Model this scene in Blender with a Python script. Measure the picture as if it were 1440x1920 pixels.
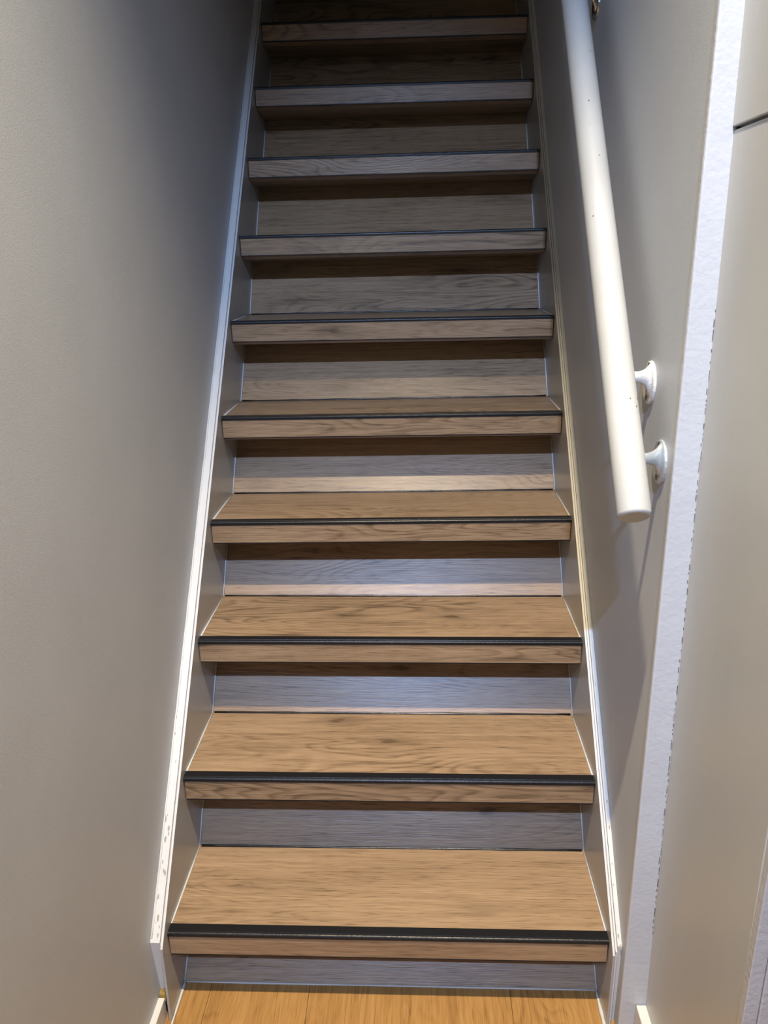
import bpy, bmesh, math, random
from mathutils import Vector, Matrix

for o in list(bpy.data.objects):
    bpy.data.objects.remove(o, do_unlink=True)
scene = bpy.context.scene
COL = scene.collection
random.seed(7)

# ------------------------------------------------------------------ camera
CAM = Vector((0.03338, -1.07376, 1.35044))
YAW, PITCH, ROLL, FPX = -0.048333, -0.325340, -0.022587, 1442.0
fwd = Vector((math.sin(YAW)*math.cos(PITCH), math.cos(YAW)*math.cos(PITCH), math.sin(PITCH)))
rgt = Vector((math.cos(YAW), -math.sin(YAW), 0.0))
upv = rgt.cross(fwd)
r2 = math.cos(ROLL)*rgt + math.sin(ROLL)*upv
u2 = -math.sin(ROLL)*rgt + math.cos(ROLL)*upv
cd = bpy.data.cameras.new('camera')
cam = bpy.data.objects.new('camera', cd)
COL.objects.link(cam)
cd.sensor_fit = 'VERTICAL'
cd.sensor_height = 24.0
cd.lens = FPX/1920.0*24.0
cd.clip_start = 0.01
M = Matrix((r2, u2, -fwd)).transposed().to_4x4()
M.translation = CAM
cam.matrix_world = M
scene.camera = cam

# ------------------------------------------------------------------ light and exposure
WARM = dict(loc=(0.02, -0.77, 3.43), power=615.0, color=(1.0, 0.83, 0.555), size=80.5, blend=1.0, aim=(0.02, -0.77, 0.0))
COOL = dict(loc=(-0.02, -2.62, 3.32), power=410.0, color=(0.50, 0.74, 1.26), size=45.0, blend=1.0, aim=(0.0, 1.0, 0.42))
FILL = dict(power=6.0, color=(0.62, 0.80, 1.0))  # soft cool fill added from behind the camera
world = bpy.data.worlds.new('world')
scene.world = world
world.use_nodes = True
world.node_tree.nodes['Background'].inputs[0].default_value = (0.6, 0.65, 0.75, 1)
world.node_tree.nodes['Background'].inputs[1].default_value = 0.05
vs = scene.view_settings
vs.view_transform = 'Standard'
vs.look = 'None'
vs.exposure = 0.0
vs.gamma = 1.0
vs.use_curve_mapping = False

# ------------------------------------------------------------------ materials
class NT:
    def __init__(self, name):
        self.m = bpy.data.materials.new(name)
        self.m.use_nodes = True
        self.t = self.m.node_tree
        self.b = self.t.nodes['Principled BSDF']

    def n(self, typ, **kw):
        nd = self.t.nodes.new(typ)
        for k, v in kw.items():
            setattr(nd, k, v)
        return nd

    def l(self, a, b):
        self.t.links.new(a, b)

    def math(self, op, a, b=None, clamp=False):
        nd = self.n('ShaderNodeMath', operation=op, use_clamp=clamp)
        for i, v in enumerate((a, b)):
            if v is None:
                continue
            if isinstance(v, (int, float)):
                nd.inputs[i].default_value = v
            else:
                self.l(v, nd.inputs[i])
        return nd.outputs[0]

    def noise(self, vec, scale=1.0, detail=2.0, rough=0.5, dist=0.0):
        nd = self.n('ShaderNodeTexNoise')
        nd.inputs['Scale'].default_value = scale
        nd.inputs['Detail'].default_value = detail
        nd.inputs['Roughness'].default_value = rough
        nd.inputs['Distortion'].default_value = dist
        if vec is not None:
            self.l(vec, nd.inputs['Vector'])
        return nd.outputs['Fac']

    def scaled(self, vec, s):
        nd = self.n('ShaderNodeVectorMath', operation='MULTIPLY')
        self.l(vec, nd.inputs[0])
        nd.inputs[1].default_value = s
        return nd.outputs[0]

    def ramp(self, fac, stops):
        nd = self.n('ShaderNodeValToRGB')
        e = nd.color_ramp.elements
        while len(e) < len(stops):
            e.new(0.5)
        for el, (p, c) in zip(e, stops):
            el.position = p
            el.color = (c[0], c[1], c[2], 1) if not isinstance(c, (int, float)) else (c, c, c, 1)
        self.l(fac, nd.inputs[0])
        return nd.outputs[0]

    def mix(self, fac, a, b, blend='MIX'):
        nd = self.n('ShaderNodeMix', data_type='RGBA', blend_type=blend)
        for sock, v in ((nd.inputs[0], fac), (nd.inputs[6], a), (nd.inputs[7], b)):
            if isinstance(v, (int, float)):
                sock.default_value = v
            elif isinstance(v, tuple):
                sock.default_value = (v[0], v[1], v[2], 1)
            else:
                self.l(v, sock)
        return nd.outputs[2]

    def bump(self, h, strength, dist):
        nd = self.n('ShaderNodeBump')
        nd.inputs['Strength'].default_value = strength
        nd.inputs['Distance'].default_value = dist
        self.l(h, nd.inputs['Height'])
        self.l(nd.outputs[0], self.b.inputs['Normal'])

    def set(self, rough=None, spec=None, metal=None, color=None, coat=None):
        if rough is not None:
            self.b.inputs['Roughness'].default_value = rough
        if spec is not None:
            self.b.inputs['Specular IOR Level'].default_value = spec
        if metal is not None:
            self.b.inputs['Metallic'].default_value = metal
        if color is not None:
            self.b.inputs['Base Color'].default_value = (*color, 1)


def wood(name, dark, mid, light, knots=True, rough=0.36, fine=1.0, spec=0.5, figure=1.0):
    m = NT(name)
    uv = m.n('ShaderNodeUVMap').outputs[0]
    # cathedral figure: thin contour lines of a stretched noise field, present in patches
    field = m.noise(m.scaled(uv, (1.3, 8.0, 1.0)), 1.0, 2.0, 0.45, 0.5)
    fr = m.math('FRACT', m.math('MULTIPLY', field, 26.0))
    lines = m.ramp(fr, [(0.0, 1.0), (0.30, 0.25), (0.75, 0.0), (1.0, 1.0)])
    patch = m.ramp(m.noise(m.scaled(uv, (1.1, 5.0, 1.0)), 1.0, 1.0), [(0.42, 0.15), (0.62, 1.0)])
    lines = m.math('MULTIPLY', lines, patch)
    fib = m.noise(m.scaled(uv, (16.0*fine, 420.0*fine, 1.0)), 1.0, 2.0, 0.6)
    fib2 = m.noise(m.scaled(uv, (4.0, 120.0*fine, 1.0)), 1.0, 3.0, 0.6)
    pore = m.ramp(m.noise(m.scaled(uv, (22.0*fine, 620.0*fine, 1.0)), 1.0, 1.0), [(0.58, 0.0), (0.70, 1.0)])
    drift = m.noise(m.scaled(uv, (1.8, 12.0, 1.0)), 1.0, 3.0, 0.6)
    v = m.math('ADD', m.math('MULTIPLY', fib, 0.46), m.math('MULTIPLY', fib2, 0.58))
    v = m.math('ADD', v, m.math('MULTIPLY', drift, 0.46))
    v = m.math('SUBTRACT', v, 0.27)
    v = m.math('SUBTRACT', v, m.math('MULTIPLY', lines, 0.24*figure))
    v = m.math('SUBTRACT', v, m.math('MULTIPLY', pore, 0.22))
    col = m.ramp(v, [(0.10, dark), (0.40, mid), (0.66, light)])
    kn = None
    if knots:
        vo = m.n('ShaderNodeTexVoronoi', feature='F1')
        vo.inputs['Scale'].default_value = 1.0
        wob = m.noise(m.scaled(uv, (18.0, 60.0, 1.0)), 1.0, 3.0)
        add = m.n('ShaderNodeVectorMath', operation='ADD')
        m.l(m.scaled(uv, (3.6, 12.0, 1.0)), add.inputs[0])
        sc = m.n('ShaderNodeVectorMath', operation='SCALE')
        cmb = m.n('ShaderNodeCombineXYZ')
        m.l(wob, cmb.inputs[0]); m.l(wob, cmb.inputs[1])
        m.l(cmb.outputs[0], sc.inputs[0]); sc.inputs['Scale'].default_value = 0.35
        m.l(sc.outputs[0], add.inputs[1])
        m.l(add.outputs[0], vo.inputs['Vector'])
        k = m.ramp(vo.outputs['Distance'], [(0.0, 1.0), (0.05, 0.85), (0.10, 0.35), (0.30, 0.0)])
        sepc = m.n('ShaderNodeSeparateColor')
        m.l(vo.outputs['Color'], sepc.inputs[0])
        pick = m.math('GREATER_THAN', sepc.outputs[0], 0.52)
        kn = m.math('MULTIPLY', m.math('MULTIPLY', k, pick), 0.85)
        col = m.mix(kn, col, tuple(c*0.55 for c in dark))
    m.l(col, m.b.inputs['Base Color'])
    m.set(rough=rough, spec=spec)
    h = m.math('ADD', m.math('MULTIPLY', fib, 0.7), m.math('MULTIPLY', fib2, 0.5))
    h = m.math('SUBTRACT', h, m.math('MULTIPLY', lines, 0.5))
    m.bump(h, 0.40, 0.0010)
    return m.m


def paint(name, color, rough=0.45, spec=0.4, bump=0.15, bscale=160.0, mott=0.06, chips=0.0, chipcol=(0.2, 0.15, 0.1), streak=None, lump=0.0):
    m = NT(name)
    geo = m.n('ShaderNodeNewGeometry').outputs['Position']
    d = m.noise(m.scaled(geo, streak) if streak else geo, 6.0 if not streak else 1.0, 4.0, 0.6)
    c = m.ramp(d, [(0.3, tuple(x*(1-mott) for x in color)), (0.7, tuple(min(1, x*(1+mott)) for x in color))])
    if chips > 0:
        cn = m.noise(geo, 95.0, 3.0, 0.65)
        k = m.ramp(cn, [(0.72 - 0.1*chips, 0.0), (0.76 - 0.1*chips, 1.0)])
        c = m.mix(k, c, chipcol)
    m.l(c, m.b.inputs['Base Color'])
    m.set(rough=rough, spec=spec)
    hh = m.noise(geo, bscale, 3.0, 0.55)
    if lump:
        h2 = m.noise(geo, 22.0, 3.0, 0.6)
        hh = m.math('ADD', hh, m.math('MULTIPLY', h2, lump))
    m.bump(hh, bump, 0.002)
    return m.m


def plain(name, color, rough=0.5, spec=0.5, metal=0.0, bump=0.0):
    m = NT(name)
    m.set(rough=rough, spec=spec, metal=metal, color=color)
    geo = m.n('ShaderNodeNewGeometry').outputs['Position']
    n = m.noise(geo, 240.0, 2.0)
    m.l(m.math('ADD', m.math('MULTIPLY', n, 0.12), rough-0.06), m.b.inputs['Roughness'])
    if bump:
        m.bump(n, bump, 0.001)
    return m.m


MAT = {}
MAT['oak'] = wood('oak_laminate', (0.095, 0.060, 0.033), (0.280, 0.183, 0.104), (0.385, 0.261, 0.154), rough=0.36)
MAT['floor'] = wood('oak_floor', (0.19, 0.09, 0.028), (0.35, 0.183, 0.056), (0.43, 0.247, 0.088), knots=False, rough=0.42, fine=0.9, figure=0.8)
MAT['black'] = plain('black_rubber', (0.009, 0.009, 0.010), 0.36, 0.35, bump=0.35)
MAT['blackseal'] = plain('black_sealant', (0.006, 0.006, 0.007), 0.25, 0.5, bump=0.3)
MAT['caulk'] = plain('white_caulk', (0.60, 0.58, 0.54), 0.5)
MAT['wall'] = paint('taupe_wall_paint', (0.490, 0.515, 0.550), rough=0.5, spec=0.35, bump=0.10, bscale=420.0, mott=0.03)
MAT['taupe'] = paint('taupe_gloss_paint', (0.38, 0.37, 0.36), rough=0.32, spec=0.5, bump=0.05, bscale=120.0, mott=0.05)
MAT['panel'] = paint('beige_panel_paint', (0.50, 0.51, 0.50), rough=0.36, spec=0.45, bump=0.10, bscale=60.0, mott=0.025, streak=(9.0, 9.0, 1.2))
MAT['white'] = paint('cream_stringer_paint', (0.62, 0.61, 0.58), rough=0.4, spec=0.45, bump=0.25, bscale=150.0, mott=0.05, chips=0.0, chipcol=(0.30, 0.28, 0.25), lump=0.6)
MAT['post'] = paint('white_post_paint', (0.50, 0.515, 0.545), rough=0.38, spec=0.45, bump=0.30, bscale=120.0, mott=0.03, lump=1.2)
MAT['rail'] = paint('cream_rail_paint', (0.46, 0.458, 0.43), rough=0.46, spec=0.45, bump=0.12, bscale=260.0, mott=0.06, chips=0.30, chipcol=(0.42, 0.39, 0.33))
MAT['bracketwhite'] = paint('chipped_white_bracket_paint', (0.74, 0.73, 0.70), rough=0.35, spec=0.5, bump=0.3, bscale=300.0, mott=0.05, chips=0.6, chipcol=(0.16, 0.15, 0.15))
MAT['bracketgrey'] = plain('silver_bracket', (0.60, 0.64, 0.67), 0.30, 0.5, metal=0.55)
MAT['chrome'] = plain('chrome', (0.55, 0.56, 0.58), 0.12, 0.5, metal=1.0)
MAT['screw'] = plain('screw_steel', (0.22, 0.22, 0.23), 0.3, 0.5, metal=0.8)
MAT['rawwood'] = paint('bare_damaged_wood', (0.24, 0.155, 0.045), rough=0.7, spec=0.2, bump=0.6, bscale=90.0, mott=0.3)
MAT['hall'] = paint('dark_hall_paint', (0.17, 0.17, 0.175), rough=0.6, spec=0.3, bump=0.08, mott=0.03)
MAT['ceiling'] = paint('grey_ceiling_paint', (0.40, 0.40, 0.40), rough=0.7, spec=0.2, bump=0.05, mott=0.02)
em = NT('lamp_diffuser')
em.b.inputs['Emission Color'].default_value = (1, 0.85, 0.65, 1)
em.b.inputs['Emission Strength'].default_value = 6.0
MAT['glow'] = em.m
MAT['crack'] = plain('dark_crack', (0.13, 0.12, 0.115), 0.8, 0.2)
MAT['wornpaint'] = plain('worn_paint', (0.33, 0.31, 0.27), 0.7, 0.2)
MAT['pane'] = plain('added_window_glass', (0.6, 0.65, 0.7), 0.08, 0.6)  # pane of the added window in the back wall

# ------------------------------------------------------------------ mesh helpers
def link(name, verts, faces, mats, parent=None, smooth=False, fmat=None, seed=(0, 0)):
    me = bpy.data.meshes.new(name)
    me.from_pydata([tuple(v) for v in verts], [], faces)
    for k in (mats if isinstance(mats, (list, tuple)) else [mats]):
        me.materials.append(MAT[k])
    bm = bmesh.new(); bm.from_mesh(me)
    bmesh.ops.recalc_face_normals(bm, faces=bm.faces)
    uv = bm.loops.layers.uv.new('UVMap')
    for f in bm.faces:
        n = f.normal
        f.smooth = smooth
        for lp in f.loops:
            p = lp.vert.co
            if abs(n.x) > 0.75:
                lp[uv].uv = (p.y + seed[0], p.z + seed[1])
            else:
                lp[uv].uv = (p.x + seed[0], p.y*n.z - p.z*n.y + seed[1])
    bm.to_mesh(me); bm.free()
    if fmat:
        for i, k in enumerate(fmat):
            me.polygons[i].material_index = k
    ob = bpy.data.objects.new(name, me)
    COL.objects.link(ob)
    if parent is not None:
        ob.parent = parent
    return ob


def prism(name, prof, xl, xr, mats, parent=None, tilt=0.0, fmat=None, smooth=False, seed=(0, 0)):
    """profile of (y, z) extruded along x; tilt = z(right) - z(left)"""
    n = len(prof)
    v = [(xl, y, z) for y, z in prof] + [(xr, y, z + tilt) for y, z in prof]
    f = [(i, (i+1) % n, n+(i+1) % n, n+i) for i in range(n)]
    f += [tuple(range(n)), tuple(range(2*n-1, n-1, -1))]
    return link(name, v, f, mats, parent, smooth, fmat, seed)


def box(name, a, b, mats, parent=None, seed=(0, 0), bevel=0.0):
    x0, y0, z0 = a; x1, y1, z1 = b
    v = [(x, y, z) for x in (x0, x1) for y in (y0, y1) for z in (z0, z1)]
    f = [(0, 1, 3, 2), (4, 6, 7, 5), (0, 4, 5, 1), (2, 3, 7, 6), (0, 2, 6, 4), (1, 5, 7, 3)]
    o = link(name, v, f, mats, parent, seed=seed)
    if bevel:
        bv = o.modifiers.new('bevel', 'BEVEL'); bv.width = bevel; bv.segments = 2
    return o


def hexa(name, v8, mats, parent=None, bevel=0.0):
    """v8: bottom 4 (ccw) then top 4"""
    f = [(0, 1, 2, 3), (4, 7, 6, 5), (0, 4, 5, 1), (1, 5, 6, 2), (2, 6, 7, 3), (3, 7, 4, 0)]
    o = link(name, v8, f, mats, parent)
    if bevel:
        bv = o.modifiers.new('bevel', 'BEVEL'); bv.width = bevel; bv.segments = 2
    return o


def tube(name, pts, rad, mats, parent=None, seg=10, caps=True, wob=0.0):
    """round bead along a polyline"""
    pts = [Vector(p) for p in pts]
    v, f = [], []
    for i, p in enumerate(pts):
        d = (pts[min(i+1, len(pts)-1)] - pts[max(i-1, 0)]).normalized()
        a = d.cross(Vector((0, 0, 1)))
        if a.length < 1e-3:
            a = Vector((1, 0, 0))
        a.normalize(); b = d.cross(a)
        r = (rad[i] if isinstance(rad, (list, tuple)) else rad)*(1 + wob*(random.random()-0.5))
        for k in range(seg):
            t = 2*math.pi*k/seg
            v.append(p + a*r*math.cos(t) + b*r*math.sin(t))
    for i in range(len(pts)-1):
        for k in range(seg):
            f.append((i*seg+k, i*seg+(k+1) % seg, (i+1)*seg+(k+1) % seg, (i+1)*seg+k))
    if caps:
        f.append(tuple(range(seg))[::-1]); f.append(tuple(range((len(pts)-1)*seg, len(pts)*seg)))
    return link(name, v, f, mats, parent, smooth=True)


def loft(name, rings, mats, parent=None, smooth=True):
    n = len(rings[0]); v = [p for r in rings for p in r]; f = []
    for i in range(len(rings)-1):
        for k in range(n):
            f.append((i*n+k, i*n+(k+1) % n, (i+1)*n+(k+1) % n, (i+1)*n+k))
    f.append(tuple(range(n))[::-1]); f.append(tuple(range((len(rings)-1)*n, len(rings)*n)))
    return link(name, v, f, mats, parent, smooth)


def empty(name, loc=(0, 0, 0)):
    o = bpy.data.objects.new(name, None)
    o.empty_display_size = 0.1
    COL.objects.link(o)
    o.location = loc
    return o


def tag(o, label, cat, group=None):
    o['label'] = label; o['category'] = cat
    if group:
        o['group'] = group
    return o


def struct(o, label=None):
    o['kind'] = 'structure'
    if label:
        o['label'] = label
    return o


def adopt(parent, *kids):
    for k in kids:
        k.parent = parent
        k.matrix_parent_inverse = parent.matrix_world.inverted()

# ------------------------------------------------------------------ dimensions measured from the photograph
H, G, D, H1 = 0.204566, 0.176625, 0.223192, 0.173114
XL, XR = -0.4350, 0.3680             # inner faces of the stringers
WL, WR = -0.4590, 0.3850             # stairwell walls
SL = H/G
STEPS = {1: (-0.0006, 0.1743, 0.1741), 2: (0.1743, 0.3792, 0.3776), 3: (0.3558, 0.5840, 0.5813), 4: (0.5341, 0.7850, 0.7881),
         5: (0.7083, 0.9874, 0.9896), 6: (0.8816, 1.1944, 1.1949), 7: (1.0587, 1.3991, 1.4007), 8: (1.2372, 1.6052, 1.6069),
         9: (1.4113, 1.8112, 1.8097), 10: (1.5885, 2.0170, 2.0139)}
DEPTH = {1: 0.2205, 2: 0.2290, 3: 0.2240, 4: 0.2190, 5: 0.2140, 6: 0.2350}
LAST = 14
for i in range(11, LAST+1):
    STEPS[i] = ((i-1)*G, H1+(i-1)*H, H1+(i-1)*H)
STEPS[0] = (-0.1773, 0.0, 0.0)
YEND = LAST*G + 0.05

# ------------------------------------------------------------------ structure: walls, ceiling, floor
HC, TOP, YB, YF, XFAR = 3.46, 4.7, YEND+0.75, -4.6, 1.7
yp = lambda z: -0.046 + 0.0098*z     # face of the painted wall end
xb = lambda z: 0.4285 - 0.0087*z     # panelled wall beside it
wl = struct(box('wall_left', (WL-0.12, YF, 0), (WL, YB, TOP), 'wall'), 'plain taupe grey painted wall left of the stairs')
wr = struct(hexa('wall_right', [(WR, yp(0)+0.012, 0), (0.62, yp(0)+0.012, 0), (0.62, YB, 0), (WR, YB, 0),
                                (WR, yp(TOP)+0.012, TOP), (0.62, yp(TOP)+0.012, TOP), (0.62, YB, TOP), (WR, YB, TOP)], 'wall'),
            'taupe grey stairwell wall carrying the handrail')
t1 = struct(hexa('trim_1', [(WR-0.0015, yp(0), 0), (xb(0)+0.004, yp(0), 0), (xb(0)+0.004, yp(0)+0.0125, 0), (WR-0.0015, yp(0)+0.0125, 0),
                            (WR-0.0015, yp(HC), HC), (xb(HC)+0.004, yp(HC), HC), (xb(HC)+0.004, yp(HC)+0.0125, HC), (WR-0.0015, yp(HC)+0.0125, HC)], 'post', bevel=0.003),
            'narrow white painted upright at the end of the stairwell wall')
rc = random.Random(11)
zc_ = 0.24
while zc_ < 1.28:
    ln = 0.002 + 0.014*rc.random()**2
    w_ = 0.0003 + 0.0007*rc.random()
    e_ = xb(zc_) - 0.0012 + 0.0012*rc.random()
    box('paint_crack', (e_-w_, yp(zc_)-0.0006, zc_), (e_, yp(zc_)+0.004, zc_+ln), 'crack', t1)
    zc_ += ln + 0.001 + 0.012*rc.random()
Y2, GZ = -0.3535, 1.483
backing = struct(hexa('wall_near_right', [(xb(0)+0.010, Y2+0.004, 0), (0.62, Y2+0.004, 0), (0.62, yp(0)+0.012, 0), (xb(0)+0.010, yp(0)+0.012, 0),
                                          (xb(HC)+0.010, Y2+0.004, HC), (0.62, Y2+0.004, HC), (0.62, yp(HC)+0.012, HC), (xb(HC)+0.010, yp(HC)+0.012, HC)], 'wall'),
                 'beige painted panelled wall between two white uprights')
for z0, z1, pr in ((0.0, GZ-0.0018, 0.0), (GZ+0.0018, HC, 0.002)):
    hexa('panel', [(xb(z0)-pr, Y2+0.001, z0), (xb(z0)+0.0102, Y2+0.001, z0), (xb(z0)+0.0102, yp(z0)+0.001, z0), (xb(z0)-pr, yp(z0)+0.001, z0),
                   (xb(z1)-pr, Y2+0.001, z1), (xb(z1)+0.0102, Y2+0.001, z1), (xb(z1)+0.0102, yp(z1)+0.001, z1), (xb(z1)-pr, yp(z1)+0.001, z1)],
         'panel', backing, bevel=0.0015)
t2 = struct(box('trim_2', (0.4235, Y2-0.012, 0), (0.4408, Y2+0.001, HC), 'post', bevel=0.0012), 'white painted door casing strip at the lower right')
t3 = struct(box('trim_3', (0.4418, Y2-0.012, 0), (0.53, Y2+0.001, HC), 'post', bevel=0.002), 'wide white painted casing board at the lower right edge')
wfr = struct(box('wall_front_right', (0.525, Y2, 0), (XFAR, Y2+0.1, HC), 'wall'))
wfar = struct(box('wall_far_right', (XFAR, YF, 0), (XFAR+0.1, Y2+0.1, HC), 'hall'))
wbk = struct(box('wall_back', (WL-0.12, YF-0.1, 0), (XFAR+0.1, YF, 0.5), 'hall'))
for a_, b_ in (((WL-0.12, YF-0.1, 2.1), (XFAR+0.1, YF, HC)), ((WL-0.12, YF-0.1, 0.5), (-0.30, YF, 2.1)), ((0.60, YF-0.1, 0.5), (XFAR+0.1, YF, 2.1))):
    box('wall_piece', a_, b_, 'hall', wbk)
win = struct(box('added_window_1', (-0.30, YF-0.09, 0.5), (0.60, YF-0.085, 2.1), 'pane'))  # made-up window, added as a setting for the cool fill light
for a_, b_ in (((-0.30, YF-0.08, 0.5), (-0.25, YF, 2.1)), ((0.55, YF-0.08, 0.5), (0.60, YF, 2.1)), ((-0.25, YF-0.08, 0.5), (0.55, YF, 0.55)),
               ((-0.25, YF-0.08, 2.05), (0.55, YF, 2.1)), ((0.13, YF-0.08, 0.55), (0.17, YF-0.02, 2.05))):
    box('added_window_frame', a_, b_, 'post', win)
dl = bpy.data.lights.new('added_fill_light', 'AREA')  # area light added to lift the blue in shaded risers and step fronts
dl.shape = 'RECTANGLE'; dl.size = 0.78; dl.size_y = 1.48
dl.energy = FILL['power']; dl.color = FILL['color']
dlo = bpy.data.objects.new('added_fill_light', dl)
COL.objects.link(dlo)
dlo.location = (0.15, YF+0.005, 1.3)
dlo.rotation_euler = (math.radians(90), 0, 0)
wtop = struct(box('wall_top', (WL-0.12, YB, 0), (0.62, YB+0.1, TOP), 'wall'))
ceil1 = struct(box('ceiling', (WL-0.12, YF-0.1, HC), (XFAR+0.1, 0.45, HC+0.12), 'ceiling'))
wh = struct(box('wall_header', (WL-0.12, 0.33, HC+0.12), (0.62, 0.45, TOP), 'wall'))
ceil2 = struct(box('ceiling_upper', (WL-0.12, 0.33, TOP), (0.62, YB+0.1, TOP+0.1), 'ceiling'))
floor = struct(box('floor', (WL-0.12, YF-0.1, -0.06), (XFAR+0.1, 0.16, -0.012), 'floor'), 'warm oak laminate floor boards at the foot of the stairs')
PW = 0.193
x = -0.1855 - 2*PW
row = 0
while x < XFAR:
    y1 = 0.16 if row % 2 else 0.16
    y = YF - (0.47*row % 1.25)
    while y < 0.16:
        a, b = max(y, YF), min(y+1.25, 0.16)
        xa, xc = max(x, WL), min(x+PW, XFAR)
        if b > a and xc > xa:
            pl = box('plank', (xa+0.0004, a+0.0003, -0.012), (xc-0.0004, b-0.0003, 0.0), 'floor', floor)
            # grain runs along the plank: rebuild the UVs with u = y
            me = pl.data; sx, sy = random.random()*9, random.random()*9
            lay = me.uv_layers['UVMap']
            for lp in me.loops:
                c = me.vertices[lp.vertex_index].co
                lay.data[lp.index].uv = (c.y+sx, c.x+sy)
        y += 1.25
    x += PW
    row += 1

# ------------------------------------------------------------------ staircase
stairs = tag(empty('staircase'), 'steep closed staircase clad in oak laminate with black nosing strips', 'staircase')
SAMEPRINT = {4: (3.1, 0.0), 5: (3.13, -0.2035)}
for i in range(1, LAST+1):
    y, zl, zr = STEPS[i]
    d = DEPTH.get(i, D)
    tl = zr - zl
    xl, xr = XL+0.0015, XR-0.0015
    sd = (random.random()*20, random.random()*20)
    tr = prism('tread', [(y+0.004, zl-0.0005), (y+d+0.006, zl-0.0005), (y+d+0.006, zl-0.02), (y+0.150, zl-0.0675), (y+0.080, zl-0.0625),
                         (y+0.022, zl-0.0585), (y+0.010, zl-0.053), (y+0.004, zl-0.0475)], xl, xr, 'oak', stairs, tl, seed=sd)
    s2 = SAMEPRINT.get(i, (random.random()*20, random.random()*20))
    prism('nosing_board', [(y, zl-0.0062), (y+0.0045, zl-0.0062), (y+0.0045, zl-0.0485), (y, zl-0.0485)], xl+0.001, xr-0.001, 'oak', tr, tl, seed=s2)
    prism('edge_strip', [(y-0.0004, zl-0.0485), (y+0.010, zl-0.0485), (y+0.010, zl-0.0508), (y-0.0004, zl-0.0508)], xl+0.001, xr-0.001, 'black', tr, tl)
    # ribbed anti-slip nosing profile
    pr = [(0.0218, -0.0008), (0.0218, 0.0006), (0.0205, 0.0012), (0.0052, 0.0014), (0.0046, 0.0006), (0.0038, 0.0013), (0.0016, 0.0011),
          (0.0000, 0.0004), (-0.0012, -0.0010), (-0.0016, -0.0026), (-0.0016, -0.0066), (0.0012, -0.0068), (0.0012, -0.0008)]
    prism('nosing_strip', [(y+a, zl+b) for a, b in pr], xl-0.0008, xr+0.0008, 'black', tr, tl)
    # sealant where the next riser meets the tread, caulk along the ends
    n = 24
    bead = [(xl+0.004+(xr-xl-0.008)*k/n, y+d-0.0008, zl+tl*k/n+0.0008) for k in range(n+1)]
    tube('sealant_bead', bead, 0.0024, 'blackseal', tr, 6, wob=0.5)
    for xs, zz in ((xl, zl), (xr, zr)):
        tube('caulk_line', [(xs, y+0.022, zz), (xs, y+0.09, zz), (xs, y+0.15, zz), (xs, y+d-0.001, zz)], 0.0016, 'caulk', tr, 6, wob=0.5)
    # slanting riser below this tread
    y_, zl_, zr_ = STEPS[i-1]
    dp = DEPTH.get(i-1, D)
    ya = y_ + dp if i > 1 else 0.046
    s3 = (random.random()*20, random.random()*20)
    rs = prism('riser', [(ya, zl_-0.002 if i > 1 else 0.0), (ya+0.007, zl_-0.002 if i > 1 else 0.0), (y+0.152, zl-0.066), (y+0.145, zl-0.066)], xl+0.001, xr-0.001, 'oak', stairs,
               (tl + zr_ - zl_)/2, seed=s3)
    for xs, z0, z1 in ((xl, zl_, zl), (xr, zr_, zr)):
        tube('caulk_line', [(xs, ya-0.001, z0+0.001), (xs, (ya+y+0.145)/2-0.001, (z0+z1-0.067)/2+0.0005), (xs, y+0.1445, z1-0.067)], 0.0016, 'caulk', rs, 6)
    if i == 1:
        tube('caulk_line', [(xl+0.002+(xr-xl-0.004)*k/12, ya-0.0005, 0.001) for k in range(13)], 0.0015, 'caulk', rs, 6, wob=0.6)
        for xs in (xl, xr):
            tube('caulk_line', [(xs+(0.001 if xs < 0 else -0.001), 0.046-0.012*k, 0.001) for k in range(10)], 0.0022 if xs < 0 else 0.0032, 'caulk', rs, 6, wob=0.7)


def slope_board(name, x0, x1, lift, drop, yfront, mats, fm, parent, nose=0.0, foot=0.0):
    zt = lambda yy: H1 + lift + SL*yy
    ytop = YEND + 0.2
    prof = [(yfront, zt(yfront)), (ytop, zt(ytop)), (ytop, zt(ytop)-drop), (0.25, 0.0), (yfront+foot, 0.0)]
    fmat = [fm[0], 0, 0, 0, fm[1], 0, 0]
    return prism(name, prof, x0, x1, mats, parent, fmat=fmat)


# left: thick cream stringer, groove, thin taupe cladding with a cream top edge
sL = slope_board('stringer', WL+0.0003, XL-0.0062, 0.031, 0.30, -0.024, ['white'], (0, 0), stairs, foot=0.020)
cL = slope_board('cladding', XL-0.0040, XL, 0.029, 0.30, -0.030, ['taupe', 'white'], (1, 0), sL, foot=-0.006)
gL = slope_board('groove_filler', XL-0.0063, XL-0.0039, 0.024, 0.29, -0.024, ['taupe'], (0, 0), sL)
# right: cladding edge, groove, bead, crack and outer white board
sR = slope_board('stringer', XR+0.0090, WR-0.0003, 0.034, 0.30, -0.020, ['white'], (0, 0), stairs, foot=0.006)
cR = slope_board('cladding', XR, XR+0.0035, 0.030, 0.30, -0.028, ['taupe', 'white'], (1, 0), sR)
bR = slope_board('bead_strip', XR+0.0050, XR+0.0082, 0.030, 0.29, -0.024, ['white'], (0, 0), sR)
gR = slope_board('groove_filler', XR+0.0034, XR+0.0091, 0.025, 0.29, -0.020, ['taupe'], (0, 0), sR)
# chipped hole where the left stringer ends above the skirting
rw = []
random.seed(3)
for xx in (WL+0.0005, WL+0.013):
    for k in range(8):
        t = 2*math.pi*k/8
        rr = 0.8 + 0.4*random.random()
        rw.append((xx, -0.012+0.010*rr*math.cos(t), 0.034+0.016*rr*math.sin(t)))
loft('exposed_wood', [rw[:8], rw[8:]], 'rawwood', sL, smooth=False)

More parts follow.
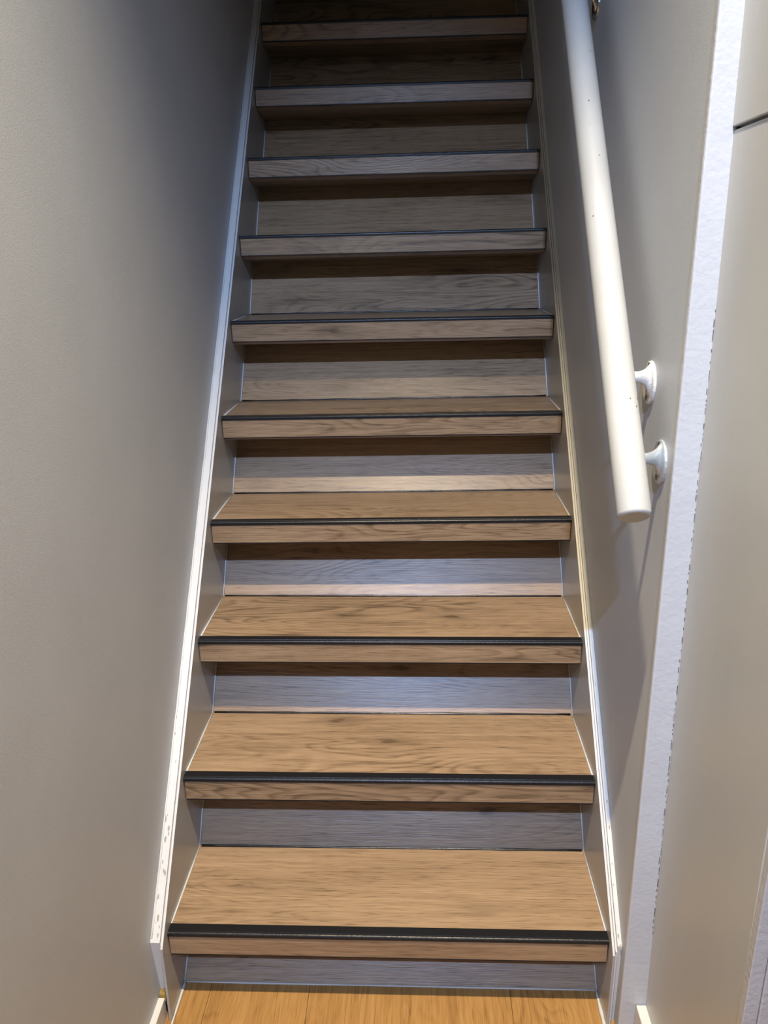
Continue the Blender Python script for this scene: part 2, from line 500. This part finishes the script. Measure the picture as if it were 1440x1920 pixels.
# ragged paint line where the left stringer meets the wall, and worn chips near the foot of both stringers
rc = random.Random(21)
zt_ = lambda yy: H1 + 0.031 + SL*yy
tube('paint_edge', [(WL+0.0027, -0.02+2.4*k/160, zt_(-0.02+2.4*k/160)+0.0004) for k in range(161)],
     [0.0007+0.0016*rc.random()**2 for k in range(161)], 'white', sL, 6)
for k in range(26):
    yy = -0.021 + 0.34*rc.random()**2.2
    left = rc.random() < 0.7
    xx = WL + 0.003 + 0.013*rc.random() if left else XR + 0.010 + 0.005*rc.random()
    sz = 0.0006 + 0.0016*rc.random()**2
    lf = 0.031 if left else 0.034
    rg = [[(xx + sz*q*math.cos(2*math.pi*a/7)*(0.7+0.6*rc.random()), yy + 2.2*sz*q*math.sin(2*math.pi*a/7),
            H1 + lf + SL*(yy + 2.2*sz*q*math.sin(2*math.pi*a/7)) + h_) for a in range(7)] for q, h_ in ((1.0, -0.0003), (0.9, 0.0003))]
    loft('paint_chip', rg, 'wornpaint', sL if left else sR, smooth=False)

# upper landing at the head of the stairs
ZU = H1 + LAST*H
struct(box('floor_upper', (WL, LAST*G, ZU-0.05), (WR, YB, ZU), 'floor'))
prism('riser', [((LAST-1)*G+D, ZU-H-0.002), ((LAST-1)*G+D+0.007, ZU-H-0.002), (LAST*G+0.152, ZU-0.05), (LAST*G+0.145, ZU-0.05)], XL+0.0025, XR-0.0025, 'oak', stairs, seed=(4.2, 7.7))

# ------------------------------------------------------------------ skirting boards
bl = struct(box('baseboard_left', (WL, YF, 0), (WL+0.0125, -0.024, 0.044), ['white'], bevel=0.0015), 'low cream skirting board along the left wall')
br = struct(box('baseboard_right', (xb(0)-0.018, Y2-0.011, 0), (xb(0)-0.0005, yp(0)-0.0005, 0.080), ['white'], bevel=0.002), 'chipped cream skirting board under the beige panel')

# ------------------------------------------------------------------ handrail
XH, KR, BR, RR = 0.325, 1.1891, 1.0917, 0.0233
rail = tag(empty('handrail', (XH, 0, BR)), 'round cream painted wooden handrail on wall brackets right of the stairs', 'handrail')
ax = Vector((0, 1, KR)).normalized()
P0 = Vector((XH, -0.074, BR - 0.074*KR))
P1 = Vector((XH, 2.2, BR + 2.2*KR))
pts = [P0 - ax*0.0015, P0 + ax*0.0005, P0 + ax*0.003] + [P0.lerp(P1, k/30) for k in range(1, 31)]
rads = [RR-0.004, RR-0.0012, RR] + [RR]*30
rmesh = tube('rail', pts, rads, 'rail', None, 40)
for q in rmesh.data.polygons:
    if len(q.vertices) > 4:
        q.use_smooth = False
kids = [rmesh]
rc = random.Random(5)
for tpos, ang, sz in ((0.005, 1.15, 0.0042), (0.058, 1.25, 0.0016), (0.066, 1.30, 0.0022), (0.074, 1.32, 0.0020), (0.16, 0.75, 0.0013), (0.17, 0.3, 0.0012),
                      (0.175, 1.0, 0.0016), (0.21, 1.25, 0.0018), (0.50, -0.7, 0.0012), (0.62, 0.2, 0.0010), (0.74, -0.1, 0.0014), (0.86, 0.5, 0.0012)):
    # ang measured round the rail from the side facing the camera towards the wall
    c_ = P0 + ax*tpos
    nrm = Vector((math.sin(ang), 0, 0)) + Vector((0, -KR, 1)).normalized()*math.cos(ang)
    nrm.normalize()
    tb = ax.cross(nrm)
    rg = [[c_ + nrm*(RR+h_) + (ax*math.cos(2*math.pi*k/9)*1.4 + tb*math.sin(2*math.pi*k/9))*sz*q*(0.8+0.4*rc.random()) for k in range(9)]
          for q, h_ in ((1.0, -0.0006), (0.9, 0.0002))]
    loft('paint_chip', rg, 'crack', rmesh, smooth=False)


def bracket(yc, zc, mat, plate_s=1.0):
    def ring(x, cy, cz, ry, rz, n=24):
        return [(x, cy + ry*math.cos(2*math.pi*k/n), cz + rz*math.sin(2*math.pi*k/n)) for k in range(n)]
    # oval foot on the wall
    foot = loft('bracket', [ring(WR-0.0002, yc, zc, 0.0295, 0.033), ring(WR-0.0030, yc, zc, 0.0292, 0.0327), ring(WR-0.0042, yc, zc, 0.0275, 0.031)], mat, None, smooth=False)
    # flared arm running out and up under the rail
    zr_ = BR + KR*(yc-0.037)
    ya_ = yc - 0.027          # the arm leans towards the lower end of the rail
    secs = [(WR-0.0036, yc-0.006, zc+0.004, 0.0130, 0.0270), (WR-0.0075, yc-0.009, zc+0.0075, 0.0100, 0.0205), (WR-0.0125, yc-0.014, zc+0.0105, 0.0080, 0.0135),
            (WR-0.020, yc-0.021, zc+0.0120, 0.0068, 0.0098), (WR-0.030, yc-0.030, zc+0.0135, 0.0065, 0.0080), (WR-0.046, ya_-0.010, zc+0.016, 0.0070, 0.0080)]
    arm = loft('arm', [ring(x_, y_, z_, a, b) for x_, y_, z_, a, b in secs], mat, foot)
    zu = zr_ - RR/math.cos(math.atan(KR))
    stem = loft('rail_saddle', [[(XH+0.016*math.cos(2*math.pi*k/16)*s_, ya_-0.010+0.010*math.sin(2*math.pi*k/16)*s_, z_) for k in range(16)]
                                for z_, s_ in ((zc+0.008, 0.6), (zc+0.016, 0.9), (max(zu, zc+0.02)+0.010, 0.9))], mat, foot)
    for dz in (-0.0235, 0.0255):
        hole = loft('screw', [ring(WR-0.0041, yc+0.002, zc+dz, 0.0046, 0.0046, 12), ring(WR-0.0052, yc+0.002, zc+dz, 0.0038, 0.0038, 12)], 'screw', foot, smooth=False)
    return foot


kids += [bracket(0.0245, 1.053, 'bracketgrey'), bracket(0.108, 1.155, 'bracketwhite'), bracket(0.672, 1.803, 'chrome')]
for kk, lb in zip(kids[1:], ('silver grey bracket nearest the rail end', 'chipped white painted bracket', 'dark chrome bracket')):
    kk['label'] = lb
bpy.context.view_layer.update()
adopt(rail, *kids)

# ------------------------------------------------------------------ ceiling downlights of the hall
def downlight(cfg, label):
    x_, y_, z_ = cfg['loc']
    root = tag(empty('ceiling_downlight', (x_, y_, HC)), label, 'ceiling lamp', 'recessed spots in the hall ceiling')
    n = 32
    ro, ri = 0.05, 0.036
    def ring(r, z):
        return [(x_+r*math.cos(2*math.pi*k/n), y_+r*math.sin(2*math.pi*k/n), z) for k in range(n)]
    rings = [ring(ro, HC), ring(ro, HC-0.006), ring(ri, HC-0.006), ring(ri, HC)]
    v = [q for r in rings for q in r]; f = []
    for a in range(4):
        for k in range(n):
            b = (a+1) % 4
            f.append((a*n+k, a*n+(k+1) % n, b*n+(k+1) % n, b*n+k))
    bez = link('bezel', v, f, 'bracketgrey', None)
    dif = loft('diffuser', [ring(ri, HC-0.001), ring(ri, HC-0.003)], 'glow', None, smooth=False)
    ld = bpy.data.lights.new('downlight_bulb', 'SPOT')
    ld.energy = cfg['power']; ld.color = cfg['color']
    ld.spot_size = math.radians(cfg['size']); ld.spot_blend = cfg['blend']
    ld.shadow_soft_size = 0.03
    lo = bpy.data.objects.new('downlight_bulb', ld)
    COL.objects.link(lo)
    lo.location = (x_, y_, z_ if z_ < HC-0.02 else HC-0.02)
    lo.rotation_euler = (Vector(cfg['aim']) - lo.location).to_track_quat('-Z', 'Y').to_euler()
    bpy.context.view_layer.update()
    adopt(root, bez, dif, lo)

downlight(WARM, 'warm white ceiling spot nearest the foot of the stairs')
downlight(COOL, 'cool white ceiling spot farther back in the hall')
